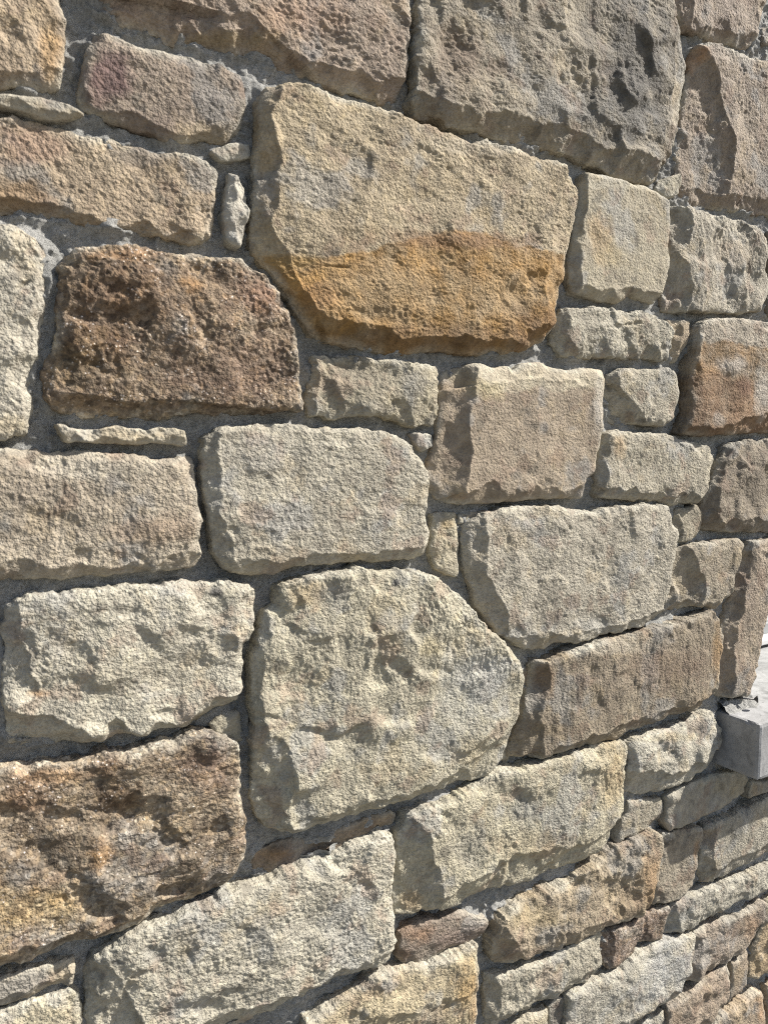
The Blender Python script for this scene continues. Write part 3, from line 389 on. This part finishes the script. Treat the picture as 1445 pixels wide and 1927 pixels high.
    for f in d['f']:
        if f[0] == 'F':
            s = ridge_dist(P, unp(f[1], off), un(*f[2], off))+.0042*jx+.0016*jf+.0035*wq
            sl_ = f[3]*(1+.25*wq); cap = .006+.006*abs(f[3]); h -= cap*(1-np.exp(-np.maximum(s, 0)*sl_/cap))
            h += .0006*np.exp(-(s/.0016)**2)*(f[3] > .3)
        elif f[0] == 'D':
            c0, ex, ey = jac(f[1], f[2], off); a = math.radians(f[5])
            iv = np.linalg.inv(np.stack([ex, ey], 1)); qq = (P-c0)@iv.T
            qx = (qq[:, 0]*math.cos(a)+qq[:, 1]*math.sin(a))/f[3]; qy = (-qq[:, 0]*math.sin(a)+qq[:, 1]*math.cos(a))/f[4]
            r2 = np.sqrt(qx*qx+qy*qy)+.42*jx+.22*jf+.25*wq
            h -= (.40 if d['m'] != 'c' else .55)*f[6]*np.clip(1.25-r2*1.25, 0, 1)**.9
        elif f[0] == 'E':
            c0, ex, ey = jac(f[1], f[2], off); iv = np.linalg.inv(np.stack([ex, ey], 1)); qq = (P-c0)@iv.T
            r2 = np.sqrt((qq[:, 0]/f[3])**2+(qq[:, 1]/f[4])**2)+.35*wq+.3*jx+.2*jf
            k_ = (np.clip(1.6-1.25*r2, 0, 1)*f[6])[:, None]; col = col*(1-k_)+tone(lin(f[5]), .72)*k_*(.85+.3*nA[:, None])
        elif f[0] == 'S':
            s = sdf(P, unp(f[1], off))+.0022*jx+.0014*jf+.002*wq
            k_ = (np.clip(.5+s/.0024, 0, 1)*f[3]*np.clip(.85+.35*fbm(x*50, y*50, seed+44, 3), .3, 1.05))[:, None]; col = col*(1-k_)+tone(lin(f[2]), .85)*k_*(.7+.6*nA[:, None])
    if not proc:
        dr = np.clip(hA-h, 0, .05); wx = wx+dr*.7; wy = wy+dr*1.1; x_, y_ = x, y; x = x+dr*.7; y = y+dr*1.1
        am = .6+.7*np.clip(.5+fbm(x*24, y*24, seed+12, 2), 0, 1)
        rz = np.random.RandomState(seed+5); fq = rz.uniform(.8, 1.25); st_ = d.get('an', rz.choice([1.0, 1.0, 1.3, .75])); av = rz.uniform(.72, 1.12)*(.8 if rr > 1.35 and d['m'] != 'c' else 1)
        def rot(k, f): k = k*.35 if st_ != 1 else k; c_, s_ = math.cos(k), math.sin(k); xx = x*st_*fq; yy = y/st_*fq; return perlin((xx*c_-yy*s_)*f, (xx*s_+yy*c_)*f, seed+int(k*10))
        g1 = rot(.5, 118); g2 = rot(1.2, 205); g3 = rot(2.1, 330)
        h += (.00046*g1+.00044*g2+.00056*g3+.0009*rot(.9, 52))*(.35+.65*min(rr, 1.35))*am*av
        x, y = x_, y_
    # mortar dust and bruised pale rims
    pr2 = np.clip(1-ds/(.0035+.003*(1+wq)), 0, 1)*np.clip(.35+.8*perlin(x*28, y*28, seed+33), 0, .8)
    col = col*(1-pr2[:, None])+lin((178, 174, 160))*pr2[:, None]
    sat = 1+.16*fbm(x*75, y*75, seed+50, 3)[:, None]; col = col*sat*.86; lu = (col@np.array([.3, .6, .1]))[:, None]; col = col/(1+.9*np.maximum(lu-.30, 0))
    h = d['prot']-.020+h
    h = np.maximum(h, -.009)
    hb = h.copy()
    V = np.stack([P[:, 0], -h, P[:, 1]], 1)
    idx = np.arange(nu*nv).reshape(nu, nv)
    Q = np.stack([idx[:-1, :-1], idx[1:, :-1], idx[1:, 1:], idx[:-1, 1:]], -1).reshape(-1, 4)
    loop = np.r_[idx[:, 0], idx[-1, 1:], idx[::-1, -1][1:], idx[0, ::-1][1:-1]]
    nl = len(loop); lp = P[loop]; lh = h[loop]
    tg = np.roll(lp, -3, 0)-np.roll(lp, 3, 0); nr = np.stack([tg[:, 1], -tg[:, 0]], 1); nr /= np.hypot(*nr.T)[:, None]+1e-9
    arc = np.arange(nl)*sp; K = 14 if not proc else 2; prev = loop; Vs = [V]; Cs = [col]; base = len(V)
    for j in range(1, K+1):
        t = (j/K)**1.6; hh = lh*(1-t)+(-.030)*t
        o_ = (.0003*np.sin(min(t*2.2, 1.57))+(.0013*perlin(arc*170, 0*arc+j*.85, seed+60)+.0018*perlin(arc*60, 0*arc+j*.4, seed+61)+.0006*perlin(arc*420, 0*arc+j*1.7, seed+62))*min(1, t*3))*(.4+.6*small)
        pp = lp+nr*o_[:, None]
        Vs.append(np.stack([pp[:, 0], -hh, pp[:, 1]], 1)); Cs.append(col[loop])
        cur = base+np.arange(nl); base += nl
        Q = np.vstack([Q, np.stack([prev, cur, np.roll(cur, -1), np.roll(prev, -1)], 1)]); prev = cur
    o = mesh_obj('stone', np.vstack(Vs), Q, M[d['m']], wall, np.vstack(Cs))
    if d.get('label'): o['label'] = d['label']
    return o
for i, d in enumerate(T): build_stone(d, 11+i*7)

# ------------------------------------------------------------------ opening, sill and window positions
SX0, SX1, SZ, SH, SY0, SY1 = .838, 2.02, 1.2172, .0722, -.056, .205    # sill
OX0, OX1, OZ1 = .905, 1.93, 2.02                                         # opening in the wall
JB = np.vstack([un(1409, 1302), un(1436, 1144), un(1458, 1022)])-np.array([.008, 0]); JB = np.vstack([[JB[0, 0], 0], JB, [JB[2, 0], 9]])
def jamb(z): return np.interp(z, JB[:, 1], JB[:, 0])
# stones beyond the frame: packed into the free cells of the wall
CELL = .01; XR = (-.30, 2.25); ZR = (.62, 2.32)
gx = np.arange(XR[0], XR[1], CELL); gz = np.arange(ZR[0], ZR[1], CELL)
GX, GZ = np.meshgrid(gx, gz, indexing='ij'); occ = np.zeros(GX.shape, bool); PP = np.stack([GX.ravel(), GZ.ravel()], 1)
for p in OUT: occ |= (sdf(PP, p).reshape(GX.shape) > -.010)
vis = unp([(-10, -10), (1450, -10), (1450, 1937), (-10, 1937)]); occ |= sdf(PP, vis).reshape(GX.shape) > -.004
occ |= (GX > OX0-.02) & (GX < OX1+.01) & (GZ > SZ-.09) & (GZ < OZ1+.01)
occ |= (GX > SX0-.02) & (GX < SX1+.02) & (GZ > SZ-SH-.01) & (GZ < SZ+.01)
pal = [((172, 162, 138), (156, 146, 122)), ((160, 136, 108), (140, 116, 92)), ((180, 172, 148), (164, 156, 134)), ((150, 130, 102), (130, 110, 86)), ((172, 150, 110), (152, 130, 96)), ((132, 106, 82), (112, 88, 68))]
sizes = [(24, 12), (18, 13), (17, 9), (12, 10), (20, 7), (9, 9), (12, 6), (7, 7), (9, 4), (5, 5)]
R_ = random.Random(5); nproc = 0
for (sw, sh) in sizes:
    for b in range(0, len(gz)-sh, 2):
        for a in range(0, len(gx)-sw, 2):
            if not occ[a:a+sw, b:b+sh].any() and nproc < 215:
                x0, z0, x1, z1 = gx[a]+.004, gz[b]+.004, gx[a+sw-1]-.004, gz[b+sh-1]-.004
                if R_.random() < .35: continue
                j = lambda s=.006: R_.uniform(-s, s)
                poly = []; sk = (R_.uniform(-.12, .12), R_.uniform(-.06, .06))
                for (xa, za, xb, zb) in ((x0, z0, x1, z0), (x1, z0, x1, z1), (x1, z1, x0, z1), (x0, z1, x0, z0)):
                    for t in (.06, .35, .65, .94): poly.append((xa+(xb-xa)*t+j(.003)+sk[0]*(zb+za-z0-z1)/2, za+(zb-za)*t+j(.003)+sk[1]*(xa+(xb-xa)*t-(x0+x1)/2)))
                cc = R_.choice(pal)
                build_stone(dict(p=poly, m='f', ca=cc[0], cb=cc[1], prot=R_.uniform(.020, .032), rough=1.2, rim=1.1, f=()), 1000+nproc, sp=.0075, proc=True)
                OUT.pop(); OUT.append(np.array(poly)); occ[a:a+sw, b:b+sh] = True; nproc += 1
print('stones', len(T), 'beyond', nproc)

# ------------------------------------------------------------------ mortar
def axis(lo, hi, a, b, f, cgap):
    mid = np.arange(a, b, f); l = [a]
    while l[-1] > lo: l.append(l[-1]-min(cgap, f*1.25**len(l)))
    r = [mid[-1]]
    while r[-1] < hi: r.append(r[-1]+min(cgap, f*1.25**len(r)))
    return np.r_[np.array(l[1:])[::-1], mid, np.array(r[1:])]
ax = axis(XR[0], XR[1], 0.0, 1.08, .00135, .014); az = axis(ZR[0], ZR[1], .66, 2.20, .00135, .014)
AX, AZ = np.meshgrid(ax, az, indexing='ij'); shp = AX.shape
Pm = np.stack([AX.ravel(), AZ.ravel()], 1); sd_ = np.full(len(Pm), -.05, np.float32); sg = sd_.reshape(shp)
for p in OUT:
    lo = p.min(0)-.02; hi = p.max(0)+.02
    i0, i1 = np.searchsorted(ax, [lo[0], hi[0]]); j0, j1 = np.searchsorted(az, [lo[1], hi[1]])
    if i1-i0 < 1 or j1-j0 < 1: continue
    sub = np.stack([AX[i0:i1, j0:j1].ravel(), AZ[i0:i1, j0:j1].ravel()], 1)
    sg[i0:i1, j0:j1] = np.maximum(sg[i0:i1, j0:j1], sdf(sub, p).reshape(i1-i0, j1-j0))
op = (AX > jamb(AZ)) & (AX < OX1) & (AZ > SZ-.01) & (AZ < OZ1)
vx, vz = PITCH, 0
# keep only joints; far outside the pictured part of the wall the sheet thins out by itself
quad_keep = (sg < .007) & ~op
x = AX; z = AZ
pn = fbm(x*9, z*9, 200, 2); patch = np.clip(.5+1.6*fbm(x*17+4, z*17, 210, 2), 0, 1)
h = -.0085+.0040*pn+.0024*fbm(x*45, z*45, 220, 2)
h += .0015*fbm(x*150, z*150, 230, 2, .6)+.0006*perlin(x*330+z*90, z*330-x*90, 240)
crumb = np.clip(fbm(x*130, z*130, 250, 2, .6)-.15, 0, 1.2)
h += .0034*crumb*patch
edge = np.exp(np.minimum(sg, 0)/.0042); h += (.0080*np.clip(.35+perlin(x*24, z*24, 260)+.5*perlin(x*90, z*90, 261), 0, 1.3))*edge
h += .0022*patch*edge*crumb
h = np.where(sg > 0, h-.002, h)
Vm = np.stack([x.ravel(), -h.ravel(), z.ravel()], 1)
idx = np.arange(Vm.shape[0]).reshape(shp)
qk = quad_keep[:-1, :-1] & quad_keep[1:, :-1] & quad_keep[1:, 1:] & quad_keep[:-1, 1:]
# drop the fine strips that lie above or below the pictured trapezium of wall
vis_s = sdf(np.stack([AX[:-1:8, :-1:8].ravel(), AZ[:-1:8, :-1:8].ravel()], 1), vis+np.array([[-.04, .05], [.04, .05], [.04, -.05], [-.04, -.05]])).reshape(AX[:-1:8, :-1:8].shape) > 0
far = ~np.repeat(np.repeat(vis_s, 8, 0), 8, 1)[:qk.shape[0], :qk.shape[1]]
def sheet(mask, name, kind=None, step=1):
    if step == 1: Q = np.stack([idx[:-1, :-1], idx[1:, :-1], idx[1:, 1:], idx[:-1, 1:]], -1)[mask]
    else: Q = np.stack([idx[:-step:step, :-step:step], idx[step::step, :-step:step], idx[step::step, step::step], idx[:-step:step, step::step]], -1).reshape(-1, 4); Q = Q[mask]
    used = np.unique(Q); rm = np.full(len(Vm), -1, np.int64); rm[used] = np.arange(len(used))
    return Vm[used], rm[Q]
V1, Q1 = sheet(qk & ~far, 'mortar')
n8 = ((shp[0]-1)//8, (shp[1]-1)//8)
f8 = far[:n8[0]*8, :n8[1]*8].reshape(n8[0], 8, n8[1], 8).any(axis=(1, 3)); o8 = op[:n8[0]*8, :n8[1]*8].reshape(n8[0], 8, n8[1], 8).any(axis=(1, 3))
ii = idx[0:n8[0]*8+1:8, 0:n8[1]*8+1:8]
Q2 = np.stack([ii[:-1, :-1], ii[1:, :-1], ii[1:, 1:], ii[:-1, 1:]], -1)[f8 & ~o8]
us = np.unique(Q2); rm = np.full(len(Vm), -1, np.int64); rm[us] = np.arange(len(us)); V2 = Vm[us].copy(); V2[:, 1] += .0035
mo = mesh_obj('mortar', np.vstack([V1, V2]), np.vstack([Q1, rm[Q2]+len(V1)]), M['mortar'], wall)
print('mortar quads', len(Q1), len(Q2))

# crumbly mortar bed squeezed out between the jamb stone and the sill
nx_, ny_ = 90, 44; U, Vv = np.meshgrid(np.linspace(0, 1, nx_), np.linspace(0, 1, ny_), indexing='ij')
bx_ = .8395+U*.071; prof = np.sin(np.clip(Vv, 0, 1)*np.pi*.5)
by_ = -.017+.040*Vv+.003*perlin(bx_*90, Vv*3, 401)*(1-Vv); bz_ = SZ-.002+(.0135*np.minimum(1, prof*1.8)+.0022*fbm(bx_*170, by_*170, 402, 3)*np.minimum(1, Vv*6)+.002*perlin(bx_*60, by_*60, 404))*np.minimum(1, (1-U)*9)
ii_ = np.arange(nx_*ny_).reshape(nx_, ny_)
mesh_obj('mortar_bed', np.stack([bx_.ravel(), by_.ravel(), bz_.ravel()], 1), np.stack([ii_[:-1, :-1], ii_[1:, :-1], ii_[1:, 1:], ii_[:-1, 1:]], -1).reshape(-1, 4), M['mortar'], wall)
# ------------------------------------------------------------------ masonry core behind the facing
def box_bm(bm, x0, y0, z0, x1, y1, z1):
    vs = [bm.verts.new(p) for p in ((x0,y0,z0),(x1,y0,z0),(x1,y1,z0),(x0,y1,z0),(x0,y0,z1),(x1,y0,z1),(x1,y1,z1),(x0,y1,z1))]
    fs = [(0,3,2,1),(4,5,6,7),(0,1,5,4),(1,2,6,5),(2,3,7,6),(3,0,4,7)]
    return [bm.faces.new([vs[i] for i in f]) for f in fs]
def bm_obj(name, bm, mat, parent=None, smooth=False, bevel=0, seg=2):
    if bevel: bmesh.ops.bevel(bm, geom=bm.edges[:], offset=bevel, segments=seg, affect='EDGES', profile=.6)
    me = bpy.data.meshes.new(name); bm.to_mesh(me); bm.free(); me.materials.append(mat)
    for p in me.polygons: p.use_smooth = smooth
    o = bpy.data.objects.new(name, me); S.collection.objects.link(o)
    if parent: o.parent = parent
    return o
M['core'] = plain('core_render', (.33, .325, .31), .95, 0, .15, 40, .5)
bm = bmesh.new(); y0, y1 = .0235, .24; e = .0
X0, X1, Z1 = XR[0], XR[1], ZR[1]
box_bm(bm, X0, y0, 0, X1, y1, SZ-SH-.002); 
ring = [(X0, SZ-SH-.002), (JB[1, 0], SZ-SH-.002), tuple(JB[1]), tuple(JB[2]), tuple(JB[3]), (JB[3, 0], OZ1), (JB[3, 0], Z1), (X0, Z1)]
fr = [bm.verts.new((a, y0, b)) for a, b in ring]; bk = [bm.verts.new((a, y1, b)) for a, b in ring]
bm.faces.new(fr); bm.faces.new(bk[::-1])
for i in range(len(ring)): bm.faces.new((fr[i], bk[i], bk[(i+1) % len(ring)], fr[(i+1) % len(ring)]))
box_bm(bm, OX1, y0, SZ-SH-.002, X1, y1, Z1); box_bm(bm, JB[3, 0], y0, OZ1, OX1, y1, Z1)
bm_obj('wall_core', bm, M['core'], wall)

# ------------------------------------------------------------------ concrete sill
def concrete_mat():
    mt, nt, b = mat_new('cast_concrete', .8, .3); geo = nd(nt, 'ShaderNodeNewGeometry'); co = geo.outputs['Position']
    n = noise(nt, 14, 6, .68, co, .4); r = ramp(nt, n.outputs[0], [(.32, (.17, .17, .167)), (.5, (.27, .27, .267)), (.68, (.34, .34, .337))])
    n1 = noise(nt, 70, 4, .6, co, .5); r1 = ramp(nt, n1.outputs[0], [(.32, .72), (.5, 1.0), (.7, 1.08)]); c = mul(nt, r.outputs[0], r1.outputs[0])
    n2 = noise(nt, 260, 2, .5, co); r2 = ramp(nt, n2.outputs[0], [(.27, .25), (.31, 1.0)]); c = mul(nt, c, r2.outputs[0])
    nt.links.new(c, b.inputs['Base Color'])
    bp = nd(nt, 'ShaderNodeBump'); bp.inputs['Strength'].default_value = .35; bp.inputs['Distance'].default_value = .001
    n3 = noise(nt, 500, 3, .6, co); nt.links.new(n3.outputs[0], bp.inputs['Height']); nt.links.new(bp.outputs[0], b.inputs['Normal'])
    return mt
M['concrete'] = concrete_mat()
def top_z(x, y): return SZ-.03*(SY1-y)*0
bm = bmesh.new(); NX, NY, NZ = 300, 52, 16
def sx(i): return SX0+(SX1-SX0)*(i/NX)
me_v = {}
def sv(i, j, k):
    if (i, j, k) not in me_v:
        p = np.array([sx(i), SY0+(SY1-SY0)*j/NY, SZ-SH+SH*k/NZ])
        on = [(i == 0, 0, 1), (j == 0, 1, 1), (k == 0, 2, 1), (k == NZ, 2, -1)]; on = [o_ for o_ in on if o_[0]]
        a = np.array([p[0]*60, (p[1]+p[2])*60]); q = float(perlin(a[:1], a[1:], 300)[0]); q2 = float(perlin(a[:1]*3.1, a[1:]*3.1+p[1:2]*80, 301)[0])
        cut = (.0010+.0003*q+max(0, q2-.45)*.0060+max(0, q-.6)*.006) if len(on) >= 2 else .00015*q2
        for _, ax_, sg_ in on: p[ax_] += sg_*cut
        me_v[(i, j, k)] = bm.verts.new(p)
    return me_v[(i, j, k)]
for i in range(NX):
    for j in range(NY):
        for k in (0, NZ):
            f = [sv(i, j, k), sv(i+1, j, k), sv(i+1, j+1, k), sv(i, j+1, k)]; bm.faces.new(f if k else f[::-1])
    for k in range(NZ):
        for j in (0, NY):
            f = [sv(i, j, k), sv(i+1, j, k), sv(i+1, j, k+1), sv(i, j, k+1)]; bm.faces.new(f if not j else f[::-1])
for j in range(NY):
    for k in range(NZ):
        for i in (0, NX):
            f = [sv(i, j, k), sv(i, j+1, k), sv(i, j+1, k+1), sv(i, j, k+1)]; bm.faces.new(f[::-1] if not i else f)
sill = bm_obj('window_sill', bm, M['concrete'], None, False)
sill['label'] = 'pale grey cast concrete window sill jutting out of the stone wall at right'; sill['category'] = 'sill'

# ------------------------------------------------------------------ window standing on the sill
win = bpy.data.objects.new('window', None); S.collection.objects.link(win); win.location = (OX0, .148, SZ)
win['label'] = 'white framed window with green tinted glass set behind the sill'; win['category'] = 'window'
M['white'] = plain('white_frame', (.52, .52, .51), .35, 0, .03, 20); M['seal'] = plain('rubber_seal', (.02, .02, .022), .7, 0, .1, 50)
M['alu'] = plain('grey_track', (.26, .27, .27), .4, 0, .05, 30)
def wbox(name, mat, x0, y0, z0, x1, y1, z1, bev=.0015, parent=win):
    bm = bmesh.new(); box_bm(bm, x0, y0, z0, x1, y1, z1); o = bm_obj(name, bm, mat, parent, False, bev, 2); return o
Wd = OX1-OX0; Hh = OZ1-SZ
wbox('gasket', M['seal'], .0, .000, .000, Wd, .030, .006, .0008)
wbox('frame', M['white'], .0, -.004, .0062, Wd, .034, .0150)
wbox('track', M['alu'], .0, .020, .0152, Wd, .040, .034)
wbox('frame', M['white'], .0, .028, .0342, Wd, .060, .062)
wbox('stile', M['white'], .0, .022, .0622, .045, .060, Hh-.045); wbox('stile', M['white'], Wd-.045, .022, .0622, Wd, .060, Hh-.045)
wbox('mullion', M['white'], Wd/2-.025, .024, .0622, Wd/2+.025, .060, Hh-.045); wbox('head', M['white'], .0, .020, Hh-.045, Wd, .060, Hh)
mt, nt, b = mat_new('glass_green', .04, .6); b.inputs['Base Color'].default_value = (.10, .19, .15, 1)
wbox('glass_pane', mt, .045, .040, .0625, Wd/2-.025, .046, Hh-.045, .0005); wbox('glass_pane', mt, Wd/2+.025, .040, .0625, Wd-.045, .046, Hh-.045, .0005)

# ------------------------------------------------------------------ nail left in the joint above the sill
def cyl(bm, a, b, ra, rb, n=14):
    a = Vector(a); b = Vector(b); d = (b-a); q = d.to_track_quat('Z', 'Y').to_matrix(); r0 = []; r1 = []
    for i in range(n):
        t = 2*math.pi*i/n; v = q @ Vector((math.cos(t), math.sin(t), 0)); r0.append(bm.verts.new(a+v*ra)); r1.append(bm.verts.new(b+v*rb))
    for i in range(n): bm.faces.new((r0[i], r0[(i+1) % n], r1[(i+1) % n], r1[i]))
    bm.faces.new(r0[::-1]); bm.faces.new(r1)
M['steel'] = plain('dull_steel', (.12, .115, .11), .55, .6, .3, 200)
def P3(x, y, yy): q = un(x, y, yy); return np.array([q[0], yy, q[1]])
na = P3(1380, 1313, -.002); nv_ = np.array([.62, -.78, .05]); nv_ /= np.linalg.norm(nv_); nb = na+nv_*.027; nb2 = nb+nv_*.003
nail = bpy.data.objects.new('nail', None); S.collection.objects.link(nail); nail.location = Vector(na)
nail['label'] = 'small rusty steel nail poking out of the mortar just above the sill end'; nail['category'] = 'nail'
bm = bmesh.new(); cyl(bm, na-na, nb-na, .0012, .0012); bm_obj('shank', bm, M['steel'], nail, True)
bm = bmesh.new(); dv = (nb2-nb)/np.linalg.norm(nb2-nb); cyl(bm, nb-na-dv*.0030, nb-na+dv*.0002, .0013, .0044, 18); cyl(bm, nb-na+dv*.0003, nb-na+dv*.0012, .0047, .0047, 18); bm_obj('head', bm, M['steel'], nail)

# ------------------------------------------------------------------ ground
def ground_mat():
    mt, nt, b = mat_new('paving', .9, .2); geo = nd(nt, 'ShaderNodeNewGeometry'); n = noise(nt, 3, 8, .65, geo.outputs['Position'])
    r = ramp(nt, n.outputs[0], [(.3, (.15, .145, .13)), (.7, (.21, .20, .18))]); nt.links.new(r.outputs[0], b.inputs['Base Color']); return mt
g = mesh_obj('ground', [(-150, -150, 0), (150, -150, 0), (150, 150, 0), (-150, 150, 0)], [(0, 1, 2, 3)], ground_mat(), None, None, False)
g['kind'] = 'structure'
